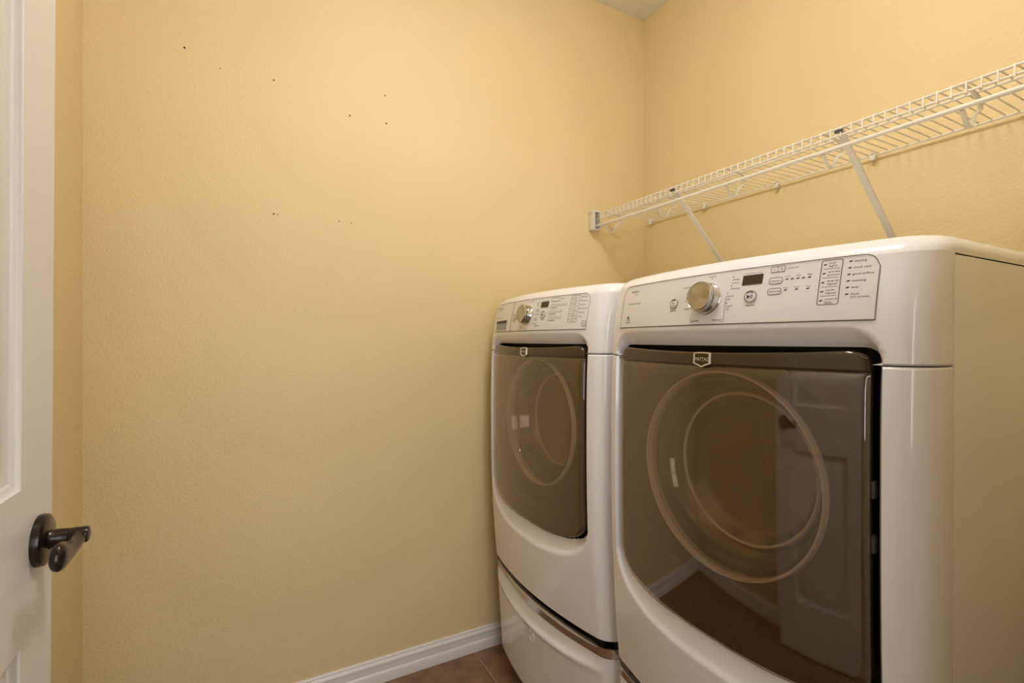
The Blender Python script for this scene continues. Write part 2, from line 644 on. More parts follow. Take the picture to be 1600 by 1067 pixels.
def make_console():
    rows = front_rows(1.1806, CAPZ, 56, True, False)
    vv, ff = grid_mesh([wrap(r) for r in rows])
    ff = cut_hole(vv, ff, -.0002)
    n = len(YS)
    last = len(vv) - n - 1
    # rounded cap: loops running round front, sides and back
    def loop(inset, z, dx):
        k = 1 - inset / HW
        L = [(S(y, CAPZ) + dx + inset, y * k, z) for y in YS]
        xe = L[0][0]
        L += [(xe + (XB - inset - xe) * i / 8, HW * k, z) for i in range(1, 9)]
        L += [(XB - inset, HW * k * (1 - 2 * i / 8), z) for i in range(1, 9)]
        L += [(xe + (XB - inset - xe) * (8 - i) / 8, -HW * k, z) for i in range(1, 8)]
        return L
    r = .028
    loops = [loop(0, CAPZ - .003, -.0012)]
    for i in range(9):
        t = i * PI / 2 / 8
        loops.append(loop(r * (1 - math.cos(t)), CAPZ + r * math.sin(t) * 1.05, .012 * math.sin(t)))
    loops.append(loop(.10, CAPZ + r * 1.05 + .004, .012))
    m = len(loops[0])
    base = len(vv)
    for L in loops:
        vv += L
    for i in range(len(loops) - 1):
        for k in range(m):
            if i == 0 and k < n - 1:
                continue
            ff.append((base + i * m + k, base + i * m + (k + 1) % m, base + (i + 1) * m + (k + 1) % m, base + (i + 1) * m + k))
    ff.append(tuple(base + (len(loops) - 1) * m + k for k in range(m)))
    # stitch the front rows to the cap
    for k in range(n - 1):
        ff.append((last + k, last + k + 1, base + m + k + 1, base + m + k))
    # underside strip of the cap sides so that the overhang is closed
    return vv, ff

# door slab rows: half width at a height for the pane, shrunk by g from the opening
def door_hw(z, g):
    top, bot, hw = D_TOP - g, D_BOT + g, D_HW - g
    if z >= D_ZC:
        rc = .020
        if z > top - rc:
            dz = z - (top - rc)
            return hw - rc + math.sqrt(max(0, rc * rc - dz * dz))
        return hw
    h = D_ZC - bot
    q = max(0.0, 1 - ((D_ZC - z) / h)**2.8)
    return hw * q**(1 / 2.8)

def slab(z_list, g, off, thick, edge=.004, ncol=48, hwf=None, zf=None):
    """closed curved slab following the machine front, off = depth of its face behind the body surface"""
    hwf = hwf or (lambda z: door_hw(z, g))
    cols = [-1 + 2 * k / ncol for k in range(ncol + 1)]
    cols = [c + .10 * math.sin(c * PI) for c in cols]
    n = len(cols)
    vv, ff = [], []
    R = len(z_list)
    for layer in (0, 1):
        for i, z in enumerate(z_list):
            hw = max(hwf(z), .0005)
            ez = min(1, min(z - z_list[0], z_list[-1] - z) / edge) if edge else 1
            for c in cols:
                y = hw * c
                ey = min(1.0, (hw - abs(y)) / edge) if edge else 1
                e = min(ez, ey)
                round_ = edge * (1 - math.sqrt(max(0, 1 - (1 - e)**2))) if edge else 0
                zz = z if zf is None else zf(y, z)
                x = S(y, zz) + off + (thick if layer else round_)
                vv.append((x, y, zz))
    for i in range(R - 1):
        for k in range(n - 1):
            a = i * n + k
            ff.append((a, a + 1, a + n + 1, a + n))
            b = R * n + a
            ff.append((b, b + n, b + n + 1, b + 1))
    for i in range(R - 1):
        for k in (0, n - 1):
            a = i * n + k
            ff.append((a, a + n, R * n + a + n, R * n + a))
    for k in range(n - 1):
        for i in (0, R - 1):
            a = i * n + k
            ff.append((a, a + 1, R * n + a + 1, R * n + a))
    return vv, ff

# ribbons, text and shapes laid on the curved control panel
def ribbon(bm, pts, w, off, closed=False):
    pts = densify(pts, .006, closed)
    n = len(pts)
    L, Rr = [], []
    for i, (y, z) in enumerate(pts):
        if closed:
            p, q = pts[i - 1], pts[(i + 1) % n]
        else:
            p, q = pts[max(0, i - 1)], pts[min(n - 1, i + 1)]
        ty, tz = q[0] - p[0], q[1] - p[1]
        l = math.hypot(ty, tz) or 1
        ny, nz = -tz / l * w / 2, ty / l * w / 2
        L.append(bm.verts.new((S(y + ny, z + nz) - off, y + ny, z + nz)))
        Rr.append(bm.verts.new((S(y - ny, z - nz) - off, y - ny, z - nz)))
    for i in range(n if closed else n - 1):
        j = (i + 1) % n
        bm.faces.new((L[i], L[j], Rr[j], Rr[i]))

def rrect(y0, y1, z0, z1, r, seg=5, rs=None):
    """rounded rectangle outline; corner radii order: (+y,+z), (-y,+z), (-y,-z), (+y,-z)"""
    rs = rs or (r, r, r, r)
    ya, yb = max(y0, y1), min(y0, y1)
    za, zb = max(z0, z1), min(z0, z1)
    out = []
    for (cy, cz, sy, sz, a0), rr in zip(((ya, za, -1, -1, 0), (yb, za, 1, -1, 90), (yb, zb, 1, 1, 180), (ya, zb, -1, 1, 270)), rs):
        for k in range(seg + 1):
            t = math.radians(a0 + 90 * k / seg)
            out.append((cy + sy * rr + rr * math.cos(t), cz + sz * rr + rr * math.sin(t)))
    return out

def densify(pts, step=.02, closed=True):
    out = []
    n = len(pts)
    for i in range(n if closed else n - 1):
        p, q = pts[i], pts[(i + 1) % n]
        d = math.hypot(q[0] - p[0], q[1] - p[1])
        m = max(1, int(d / step))
        for k in range(m):
            out.append((p[0] + (q[0] - p[0]) * k / m, p[1] + (q[1] - p[1]) * k / m))
    if not closed:
        out.append(pts[-1])
    return out

_txt = {}
def text_mesh(s, bold=False):
    if s not in _txt:
        cu = bpy.data.curves.new('t', 'FONT')
        cu.body = s
        cu.size = 1
        cu.resolution_u = 2
        cu.fill_mode = 'FRONT'
        ob = bpy.data.objects.new('t', cu)
        me = ob.to_mesh()
        vv = [tuple(v.co) for v in me.vertices]
        ff = [tuple(p.vertices) for p in me.polygons]
        ob.to_mesh_clear()
        bpy.data.objects.remove(ob)
        bpy.data.curves.remove(cu)
        w = max((v[0] for v in vv), default=0)
        _txt[s] = (vv, ff, w)
    return _txt[s]

def put_text(bm, s, y, z, size, align='L', off=.0012, fit=None, surf=None):
    vv, ff, w = text_mesh(s)
    sx = size
    if fit:
        sx = fit / w
    a = {'L': 0, 'C': .5, 'R': 1}[align]
    vs_ = []
    for vx, vy, _ in vv:
        yy, zz = y - (vx - a * w) * sx, z + (vy - .33) * size
        vs_.append(bm.verts.new(((surf or S)(yy, zz) - off, yy, zz)))
    for f in ff:
        try:
            bm.faces.new([vs_[i] for i in f])
        except ValueError:
            pass

def fill_poly(bm, pts, off, surf=None):
    vs_ = [bm.verts.new(((surf or S)(y, z) - off, y, z)) for y, z in pts]
    bm.faces.new(vs_)

def circle(y, z, r, n=20, a0=0, a1=360):
    return [(y + r * math.cos(math.radians(a0 + (a1 - a0) * k / n)), z + r * math.sin(math.radians(a0 + (a1 - a0) * k / n))) for k in range(n if a1 - a0 == 360 else n + 1)]

def plate(name, pts, off, thick, m, parent):
    """thin plate over an outline, following the surface"""
    bm = bmesh.new()
    top = [bm.verts.new((S(y, z) - off, y, z)) for y, z in pts]
    bot = [bm.verts.new((S(y, z) - off + thick, y, z)) for y, z in pts]
    bm.faces.new(top); bm.faces.new(bot[::-1])
    for i in range(len(pts)):
        j = (i + 1) % len(pts)
        bm.faces.new((top[i], top[j], bot[j], bot[i]))
    return from_bm(name, bm, m, parent)

def panel_normal_matrix(y, z, off=0):
    e = .004
    p = Vector((S(y, z), y, z))
    dy = Vector((S(y + e, z) - S(y - e, z), 2 * e, 0)).normalized()
    dz = Vector((S(y, z + e) - S(y, z - e), 0, 2 * e)).normalized()
    nx = dy.cross(dz).normalized()          # points into the machine (+x)
    if nx.x < 0:
        nx = -nx
    dz = (dz - nx * dz.dot(nx)).normalized()
    dy2 = dz.cross(nx)
    M = Matrix((( nx.x, dy2.x, dz.x, p.x), (nx.y, dy2.y, dz.y, p.y), (nx.z, dy2.z, dz.z, p.z), (0, 0, 0, 1)))
    return M @ Matrix.Translation((-off, 0, 0))

# control panel shape, shared
PB, PT, PW = 1.2475, 1.3475, .279
def panel_hw(z):
    rc = .020
    if z > PT - rc:
        dz = z - (PT - rc)
        return PW - .002 - rc + math.sqrt(max(0, rc * rc - dz * dz))
    return PW
panel_z = [PB + (PT - .020 - PB) * k / 10 for k in range(11)] + [PT - .020 + .020 * math.sin(k * PI / 2 / 6) for k in range(1, 7)]
panel_v, panel_f = slab(panel_z, 0, -.0010, .002, edge=0, ncol=40, hwf=panel_hw)
def panel_outline():
    R = [(-panel_hw(z), z) for z in panel_z]
    Lf = [(panel_hw(z), z) for z in panel_z]
    return R, Lf

def seam_outline(parent):
    R, Lf = panel_outline()
    bm = bmesh.new()
    pts = [(-PW + 2 * PW * k / 40, PB) for k in range(40)] + Lf + [(panel_hw(PT) * (1 - 2 * k / 40), PT) for k in range(1, 40)] + R[::-1]
    ribbon(bm, pts, .0011, .0014, True)
    ribbon(bm, [(-PW + 2 * PW * k / 40, PB - .0004) for k in range(41)], .0016, .0016)
    return from_bm('panel_seam', bm, M_SEAM, parent)

FRONT_V, FRONT_F = make_front_panel()
CONS_V, CONS_F = make_console()
band_split = 1.1685
pane_z = [D_BOT + .0075 + .0004]
pane_z += [D_BOT + .0075 + (D_ZC - D_BOT - .0075) * (k / 34)**1.9 for k in range(1, 35)]
pane_z += [D_ZC + (band_split - D_ZC) * k / 40 for k in range(1, 41)]
PANE_V, PANE_F = slab(pane_z, .0075, .004, .007, edge=.005)
band_z = [band_split + .0006 + (D_TOP - .0060 - .021 - band_split) * k / 6 for k in range(7)]
zt0 = band_z[-1]
band_z += [zt0 + (D_TOP - .0057 - zt0) * math.sin(k * PI / 2 / 8) for k in range(1, 9)]
def band_dip(y, z):
    t = max(0, (z - band_split) / (D_TOP - .0057 - band_split))
    return z - .007 * t * max(0, 1 - (y / .25)**2)
BAND_V, BAND_F = slab(band_z, .0075, .0025, .018, edge=.004, zf=band_dip)

def door_backing():
    """opaque inner plate: the door outline with a round opening of radius ri"""
    ri, cz, N = .2025, .956, 128
    bm = bmesh.new()
    def outline_pt(t):
        dy, dz = math.cos(t), math.sin(t)
        lo, hi = .05, .7
        for _ in range(30):
            mid = (lo + hi) / 2
            y, z = dy * mid, cz + dz * mid
            inside = (D_BOT + .009 < z < D_TOP - .0095) and abs(y) < door_hw(z, .0085)
            if inside:
                lo = mid
            else:
                hi = mid
        return dy * lo, cz + dz * lo
    loops = []
    outs = [outline_pt(2 * PI * k / N) for k in range(N)]
    loops.append([(S(y, z) + .012, y, z) for y, z in outs])
    loops.append([(S(y, z) + .030, y * .985, cz + (z - cz) * .985) for y, z in outs])
    rr = .252
    def lim(k, r):
        y, z = outs[k]
        d = math.hypot(y, z - cz) * .975
        q = min(r, d)
        t = 2 * PI * k / N
        return q * math.cos(t), cz + q * math.sin(t)
    loops.append([(S(*lim(k, rr)) + .034, *lim(k, rr)) for k in range(N)])
    loops.append([(.058, *lim(k, .244)) for k in range(N)])
    loops.append([(.062, *lim(k, .222)) for k in range(N)])
    loops.append([(.062, *lim(k, ri)) for k in range(N)])
    L = [[bm.verts.new(p) for p in l] for l in loops]
    for i in range(len(L) - 1):
        for k in range(N):
            j = (k + 1) % N
            bm.faces.new((L[i][k], L[i][j], L[i + 1][j], L[i + 1][k]))
    return bm

mesh_cache = {}
def shared(name, vv, ff, m, parent, smooth):
    """build once, then share the mesh with the second machine"""
    if name not in mesh_cache:
        o = from_data(name, vv, ff, m, parent, smooth)
        mesh_cache[name] = o.data
        return o
    o = bpy.data.objects.new(name, mesh_cache[name])
    C.objects.link(o)
    o.parent = parent
    return o

CZ = .956
def build_machine(name, label, cat, loc, rotz, washer):
    t = empty(name, loc)
    t.rotation_euler = (0, 0, rotz)
    tag(t, label, cat)
    # sheet metal cabinet
    bm = bmesh.new()
    bbox(bm, .12, XB - .004, -HW + .006, HW - .006, .414, CAPZ - .004)
    for f in [f for f in bm.faces if f.calc_center_median().x < .121]:
        bm.faces.remove(f)
    from_bm('cabinet', bm, M_SIDE, t, 40)
    for s in (-1, 1):
        y0, y1 = sorted((s * HW, s * (HW - .012)))
        box('side_panel', XS + .0028, XB - .002, y0, y1,   .412, CAPZ - .0037, M_SIDE, t, .0035, 3)
    fp = shared('front_panel', FRONT_V, FRONT_F, M_ENAMEL, t, 60)
    co = shared('console', CONS_V, CONS_F, M_ENAMEL, t, 60)
    # dark lining behind the openings
    bm = bmesh.new()
    bbox(bm, .068, .0995, -.285, .285, .418, 1.29)
    for f in [f for f in bm.faces if f.calc_center_median().x < .069 or f.calc_center_median().x > .099]:
        bm.faces.remove(f)
    # bulkhead with a round opening for the drum
    N = 96
    inn_ = [bm.verts.new((.0995, .225 * math.cos(k * 2 * PI / N), .956 + .225 * math.sin(k * 2 * PI / N))) for k in range(N)]
    def edge_(k):
        c_, s_ = math.cos(k * 2 * PI / N), math.sin(k * 2 * PI / N)
        q = min(.325 / max(abs(c_), 1e-6), (.38 if s_ > 0 else .52) / max(abs(s_), 1e-6))
        return bm.verts.new((.0995, q * c_, .956 + q * s_))
    out_ = [edge_(k) for k in range(N)]
    for k in range(N):
        j_ = (k + 1) % N
        bm.faces.new((inn_[k], inn_[j_], out_[j_], out_[k]))
    lin = from_bm('inner_lining', bm, M_BLACK, t)
    # control panel inlay
    cp = shared('control_panel', panel_v, panel_f, M_PANEL, t, 40)
    seam_outline(cp)

    # ---- porthole door
    d = shared('door_glass', PANE_V, PANE_F, M_PANE, t, 50)
    d['label'] = 'smoked brown glass of the porthole door'
    bd = shared('handle_band', BAND_V, BAND_F, M_BAND, d, 50)
    from_bm('inner_plate', door_backing(), M_INNER, d, 40)
    T_ = Matrix.Translation((0, 0, CZ))
    lathe('door_ring', [(.2030, .063), (.2025, .054), (.2005, .0500), (.1975, .0500), (.1960, .0530), (.1955, .062), (.1950, .075)], M_RING, d, 96, T_, 50)
    if washer:
        prof = [(.1948, .062), (.192, .068), (.186, .085), (.176, .122), (.150, .155), (.11, .178), (.05, .186), (0, .187)]
    else:
        prof = [(.1948, .062), (.193, .072), (.188, .090), (.179, .108), (.166, .122), (.150, .134), (.138, .148), (.125, .156), (.06, .160), (0, .160)]
    lathe('glass_bowl', prof, M_BOWL, d, 72, T_, 70)
    lathe('bowl_rim', [(.156, .122), (.153, .118), (.149, .121), (.151, .127)] if not washer else [(.153, .141), (.150, .136), (.147, .139), (.149, .146)], M_RING, d, 72, T_, 50, True)
    lathe('drum', [(.1950, .076), (.222, .10), (.262, .13), (.262, .55), (.20, .575), (0, .58)], M_DRUM, t, 64, T_, 40)
    if not washer:
        # lint-filter housing inside the drum mouth, lower left
        bm = bmesh.new()
        bbox(bm, .086, .125, -.07, .07, CZ - .196, CZ - .176, .004, 2)
        from_bm('lint_screen', bm, M_GREY, t, 40)
    for z in (.993, .911):
        bm = bmesh.new()
        bbox(bm, S(-.276, z) + .020, S(-.276, z) + .034, -.2725, -.2630, z - .013, z + .013, .002, 2)
        from_bm('hinge', bm, M_GREY, d, 40)
    # ---- shield badge on the band
    bs = lambda y, z: S(y, z) + .0025
    by, bz = .004, 1.1805
    def shield(k):
        w, h = .0205 * k, .0125 * k
        top = [(by + w - 2 * w * i / 8, bz + h + .0012 * k * math.cos((i / 4 - 1) * PI / 2)) for i in range(9)]
        return top + [(by - w, bz - h * .72), (by - w * .55, bz - h * .95), (by, bz - h * 1.28), (by + w * .55, bz - h * .95), (by + w, bz - h * .72)]
    pts = shield(1.0)
    bm = bmesh.new()
    inn = shield(.82)
    A = [bm.verts.new((bs(y, z) - .0005, y, z)) for y, z in pts]
    B = [bm.verts.new((bs(y, z) - .0028, by + (y - by) * .96, bz + (z - bz) * .96)) for y, z in pts]
    Cc = [bm.verts.new((bs(y, z) - .0028, y, z)) for y, z in inn]
    Dd = [bm.verts.new((bs(y, z) - .0012, y, z)) for y, z in inn]
    for P, Q in ((A, B), (B, Cc), (Cc, Dd)):
        for i in range(len(P)):
            j = (i + 1) % len(P)
            bm.faces.new((P[i], P[j], Q[j], Q[i]))
    bo = from_bm('badge', bm, M_BADGE, d, 30)
    bo['label'] = 'small cream shield badge'
    bm = bmesh.new()
    fill_poly(bm, inn, .0013, bs)
    from_bm('badge_field', bm, M_BAND, bo)
    bm = bmesh.new()
    put_text(bm, 'MAYTAG', by, bz - .0002, .0098, 'C', .0022, fit=.031, surf=bs)
    from_bm('badge_lettering', bm, M_BADGE, bo)
    # ---- knob
    ky, kz = (.002, 1.297)
    Mk = panel_normal_matrix(ky, kz, 0)
    kp = [(.0355, -.0005), (.0355, -.003), (.0335, -.006), (.0332, -.018), (.0325, -.0195), (.0300, -.0205), (.0300, -.0225),
          (.0322, -.0235), (.0325, -.029), (.0318, -.0315), (.0298, -.0325), (.0290, -.0318), (.0286, -.0312)]
    k = lathe('knob', [(a_ * .90, b_ * .82) for a_, b_ in kp], M_CHROME, t, 72, Mk, 35)
    k['label'] = 'chrome rimmed program knob'
    f = lathe('knob_face', [(.0261, 0), (.0130, -.0002), (0, -.0003)], M_STEEL, k, 72, None, 35)
    f.matrix_local = Mk @ Matrix.Translation((-.0312 * .82, 0, 0))
    lathe('knob_groove', [(.0276, -.0164), (.0272, -.0187)], M_BLACK, k, 48, Mk, 35)
    # pointer of the knob
    # ---- display, ring buttons, pill buttons
    disp = rrect(-.0705, -.1085, 1.3165, 1.3345, .001, 2)
    dp = plate('display', densify(disp, .01), .0018, .0016, M_DISPLAY, cp)
    dp['label'] = 'dark smoked display window'
    P = bmesh.new()     # dark print
    for (y, z) in ((.087, 1.293), (-.0905, 1.2945)):
        rb = .0105 if y < 0 else .0098
        b = lathe('round_button', [(0, -.0030), (rb * .86, -.0028), (rb * .94, -.0016), (rb * .95, 0)], M_PANEL, cp, 32, panel_normal_matrix(y, z, .0008), 40)
        lathe('button_ring', [(rb * .95, -.0005), (rb * .97, -.0022), (rb * 1.08, -.0022), (rb * 1.11, -.0005)], M_STEEL, b, 32, panel_normal_matrix(y, z, .0008), 40)
        ribbon(P, circle(y, z, rb * .86, 10, 45, 135), .0016, .0042)
    y, z = -.0905, 1.2945
    fill_poly(P, [(y + .0052, z + .0042), (y + .0052, z - .0042), (y - .0008, z)], .0042)
    for dy in (-.0022, -.0048):
        fill_poly(P, [(y + dy + .0006, z + .0036), (y + dy + .0006, z - .0036), (y + dy - .0006, z - .0036), (y + dy - .0006, z + .0036)], .0042)
    ribbon(P, circle(.087, 1.292, .0036, 14), .0009, .0042, True)
    put_text(P, 'start/pause', -.0905, 1.2795, .0042, 'C', fit=.019)
    put_text(P, 'power/cancel', .087, 1.2785, .0042, 'C', fit=.018)
    put_text(P, 'estimated time remaining', -.0895, 1.3375, .003, 'C', fit=.034)
    def pill(y0, y1, z0, z1, r=.004):
        o = rrect(y0, y1, z0, z1, r)
        b = plate('pill_button', densify(o, .012), .0016, .0014, M_PANEL, cp)
        ribbon(P, densify(o, .012), .0008, .0019, True)
        return b
    def led(y, z):
        fill_poly(P, [(y + .0022, z - .0010), (y + .0010, z - .0014), (y - .0022, z - .0004), (y - .0022, z + .0010), (y - .0006, z + .0013), (y + .0022, z + .0003)], .0013)
    if not washer:
        put_text(P, 'MAXIMA X', .2475, 1.3320, .0078, 'L', fit=.031)
        put_text(P, 'steam', .2305, 1.3255, .0046, 'L', fit=.010)
        put_text(P, 'M', .2530, 1.3035, .0062, 'L', fit=.006)
        put_text(P, 'COMMERCIAL TECHNOLOGY', .2440, 1.3030, .0042, 'L', fit=.042)
        fill_poly(P, circle(.2460, 1.2705, .0032, 10), .0013)
        ribbon(P, circle(.2460, 1.2705, .0046, 12), .0006, .0013, True)
        put_text(P, 'LIMITED', .2460, 1.2640, .0030, 'C', fit=.016)
        put_text(P, 'WARRANTY', .2460, 1.2590, .0044, 'C', fit=.022)
        for s, yy, zz, al, fw in (('heavy duty', .0455, 1.3250, 'R', .021), ('jeans', .0465, 1.3125, 'R', .010), ('towels', .0460, 1.2965, 'R', .012), ('whites', .0430, 1.2805, 'R', .014),
                                  ('normal', -.0030, 1.3410, 'C', .016), ('wrinkle', -.0490, 1.3295, 'L', .015), ('control', -.0490, 1.3235, 'L', .015), ('delicates', -.0480, 1.3125, 'L', .019),
                                  ('timed', -.0435, 1.2990, 'L', .012), ('dry', -.0435, 1.2935, 'L', .007), ('rapid', -.0435, 1.2805, 'L', .012), ('dry', -.0435, 1.2750, 'L', .007),
                                  ('steam cycles', .0350, 1.2555, 'L', .019), ('timed cycles', -.0170, 1.2555, 'L', .020)):
            put_text(P, s, yy, zz, .0050, al, fit=fw)
        for yy, zz in ((.0300, 1.3310), (-.0030, 1.3365), (-.0505, 1.3345), (-.0490, 1.3180), (-.0435, 1.3045), (-.0435, 1.2860)):
            fill_poly(P, circle(yy, zz, .0012, 8), .0013)
        ribbon(P, [(.0370, 1.2700), (.0370, 1.2515), (.0290, 1.2515)], .0007, .0013)
        ribbon(P, [(-.0410, 1.3000), (-.0410, 1.2515), (-.0330, 1.2515)], .0007, .0013)
        pill(-.1215, -.1450, 1.3345, 1.3440, .002)
        ribbon(P, [(-.1335, 1.3345), (-.1335, 1.3440)], .0006, .0020)
        fill_poly(P, [(-.1255, 1.3396), (-.1255, 1.3388), (-.1292, 1.3388), (-.1292, 1.3396)], .0020)
        fill_poly(P, [(-.1375, 1.3396), (-.1375, 1.3388), (-.1412, 1.3388), (-.1412, 1.3396)], .0020)
        fill_poly(P, [(-.13895, 1.3410), (-.13895, 1.3374), (-.13975, 1.3374), (-.13975, 1.3410)], .0020)
        put_text(P, 'more/less time', -.1475, 1.3392, .0040, 'L', fit=.019)
        pill(-.1210, -.1435, 1.3140, 1.3245)
        pill(-.1210, -.1435, 1.2955, 1.3060)
        put_text(P, 'temperature', -.1323, 1.3192, .0044, 'C', .0021, fit=.0185)
        put_text(P, 'dryness level', -.1323, 1.3007, .0044, 'C', .0021, fit=.0195)
        for yy, s in ((-.1505, 'air only'), (-.1590, ''), (-.1680, 'low'), (-.1765, ''), (-.1855, 'high')):
            led(yy, 1.3200)
            if s:
                put_text(P, s, yy, 1.3250, .0036, 'C', fit=.0075)
        for yy, s in ((-.1505, 'less'), (-.1680, 'normal'), (-.1855, 'more')):
            led(yy, 1.3015)
            put_text(P, s, yy, 1.3055, .0036, 'C', fit=.008)
        o = rrect(-.2015, -.2305, 1.2730, 1.3445, .003)
        ribbon(P, densify(o, .012), .0009, .0016, True)
        opts = [('drum', 'light'), ('wrinkle', 'prevent'), ('damp dry', 'signal'), ('cycle', 'signal'), ('control', 'lock')]
        for i, (a_, b_) in enumerate(opts):
            zz = 1.3375 - i * .0145
            led(-.2065, zz)
            put_text(P, a_, -.2115, zz + .0022, .0044, 'L', fit=min(.017, .0024 * len(a_)))
            put_text(P, b_, -.2115, zz - .0026, .0044, 'L', fit=.0024 * len(b_))
            if i:
                ribbon(P, [(-.2050, zz + .0074), (-.2270, zz + .0074)], .0006, .0013)
        put_text(P, 'hold 3 sec', -.2115, 1.2748, .0028, 'L', fit=.012)
        for zz, s in ((1.3390, 'sensing'), (1.3287, 'check vent'), (1.3184, 'good airflow'), (1.3081, 'steaming'), (1.2978, 'done'), (1.2875, 'check')):
            led(-.2410, zz)
            put_text(P, s, -.2455, zz, .0048, 'L', fit=.00225 * len(s))
        put_text(P, 'lint screen', -.2455, 1.2830, .0048, 'L', fit=.024)
    else:
        # detergent drawer at the left of the panel
        bm = bmesh.new()
        ribbon(bm, [(.1125, PB), (.1125, PT)], .0022, .0016)
        from_bm('drawer_seam', bm, M_SEAM, cp)
        pull = [(.255, 1.2850), (.150, 1.2865), (.148, 1.2545), (.255, 1.2530)]
        pl = plate('drawer_pull', densify(pull, .02), .0034, .003, M_PULL, cp)
        pl['label'] = 'recessed pull of the detergent drawer'
        plate('pull_shade_strip', densify([(.255, 1.2850), (.150, 1.2865), (.150, 1.2765), (.255, 1.2760)], .02), .0042, .0010, M_BLACK, pl)  # flat black strip standing in for the shade along the pull's upper edge
        put_text(P, 'MAXIMA X', .272, 1.3300, .0078, 'L', fit=.055)
        put_text(P, 'steam', .248, 1.3225, .0046, 'L', fit=.016)
        put_text(P, 'COMMERCIAL TECHNOLOGY', .272, 1.2975, .0042, 'L', fit=.075)
        for s, yy, zz, al, fw in (('normal', -.0120, 1.3410, 'L', .016), ('heavy duty', -.0480, 1.3330, 'L', .017), ('bulky', -.0480, 1.3250, 'L', .012), ('whites', -.0480, 1.3130, 'L', .015),
                                  ('wrinkle', -.0490, 1.3075, 'L', .017), ('delicates', -.0490, 1.2975, 'L', .019), ('rapid', -.0480, 1.2850, 'L', .012), ('wash', -.0480, 1.2800, 'L', .012),
                                  ('drain', -.0470, 1.2680, 'L', .012), ('clean washer', -.0500, 1.2620, 'L', .025), ('rinse', .0320, 1.2560, 'C', .012), ('sanitize', .0320, 1.2620, 'C', .012)):
            put_text(P, s, yy, zz, .0052, al, fit=fw)
        for yy, zz in ((-.0100, 1.3365), (-.0450, 1.3290), (-.0450, 1.3100), (-.0450, 1.2975), (-.0450, 1.2825), (-.0450, 1.2680)):
            fill_poly(P, circle(yy, zz, .0012, 8), .0013)
        pill(-.1215, -.1560, 1.3330, 1.3425, .002)
        put_text(P, 'delay', -.1590, 1.3390, .0040, 'L', fit=.018)
        for i, s in enumerate(('temperature', 'spin speed', 'soil level')):
            zz = 1.3180 - i * .0185
            pill(-.1210, -.1500, zz - .0055, zz + .0055)
            put_text(P, s, -.1355, zz, .0044, 'C', .0021, fit=.021)
            for j in range(5 if i == 0 else 3):
                led(-.1560 - j * .0085, zz + .0005)
                if j % 2 == 0:
                    put_text(P, ('low', 'med', 'high')[j // 2], -.1560 - j * .0085, zz + .0052, .0038, 'C', fit=.0085)
        o = rrect(-.2065, -.2400, 1.2680, 1.3435, .003)
        ribbon(P, densify(o, .012), .0009, .0016, True)
        for i, (a_, b_) in enumerate([('delay', 'wash'), ('fresh', 'hold'), ('extra', 'rinse'), ('cycle', 'signal'), ('control', 'lock')]):
            zz = 1.3355 - i * .0150
            led(-.2115, zz)
            put_text(P, a_, -.2165, zz + .0024, .0050, 'L', fit=.0029 * len(a_))
            put_text(P, b_, -.2165, zz - .0030, .0050, 'L', fit=.0029 * len(b_))
            if i:
                ribbon(P, [(-.2090, zz + .0075), (-.2375, zz + .0075)], .0006, .0013)
        for i, s in enumerate(('sensing', 'add garment', 'locked', 'clean washer', 'washing', 'done')):
            zz = 1.3380 - i * .0110
            led(-.2470, zz)
            put_text(P, s, -.2505, zz, .0052, 'L', fit=.0021 * len(s))
        o = rrect(-.262, -.277, 1.2580, 1.2700, .0015)
        ribbon(P, densify(o, .012), .0010, .0016, True)
        ribbon(P, circle(-.2695, 1.2670, .0045, 8, 200, 340), .0010, .0016)
        put_text(P, 'STEAM', -.2695, 1.2545, .0042, 'C', fit=.015)
    pr = from_bm('printed_lettering', P, M_PRINT, cp, None, False)
    pr['kind'] = 'stuff'
    pr['label'] = 'dark printed words and marks of the control panel'
    return t

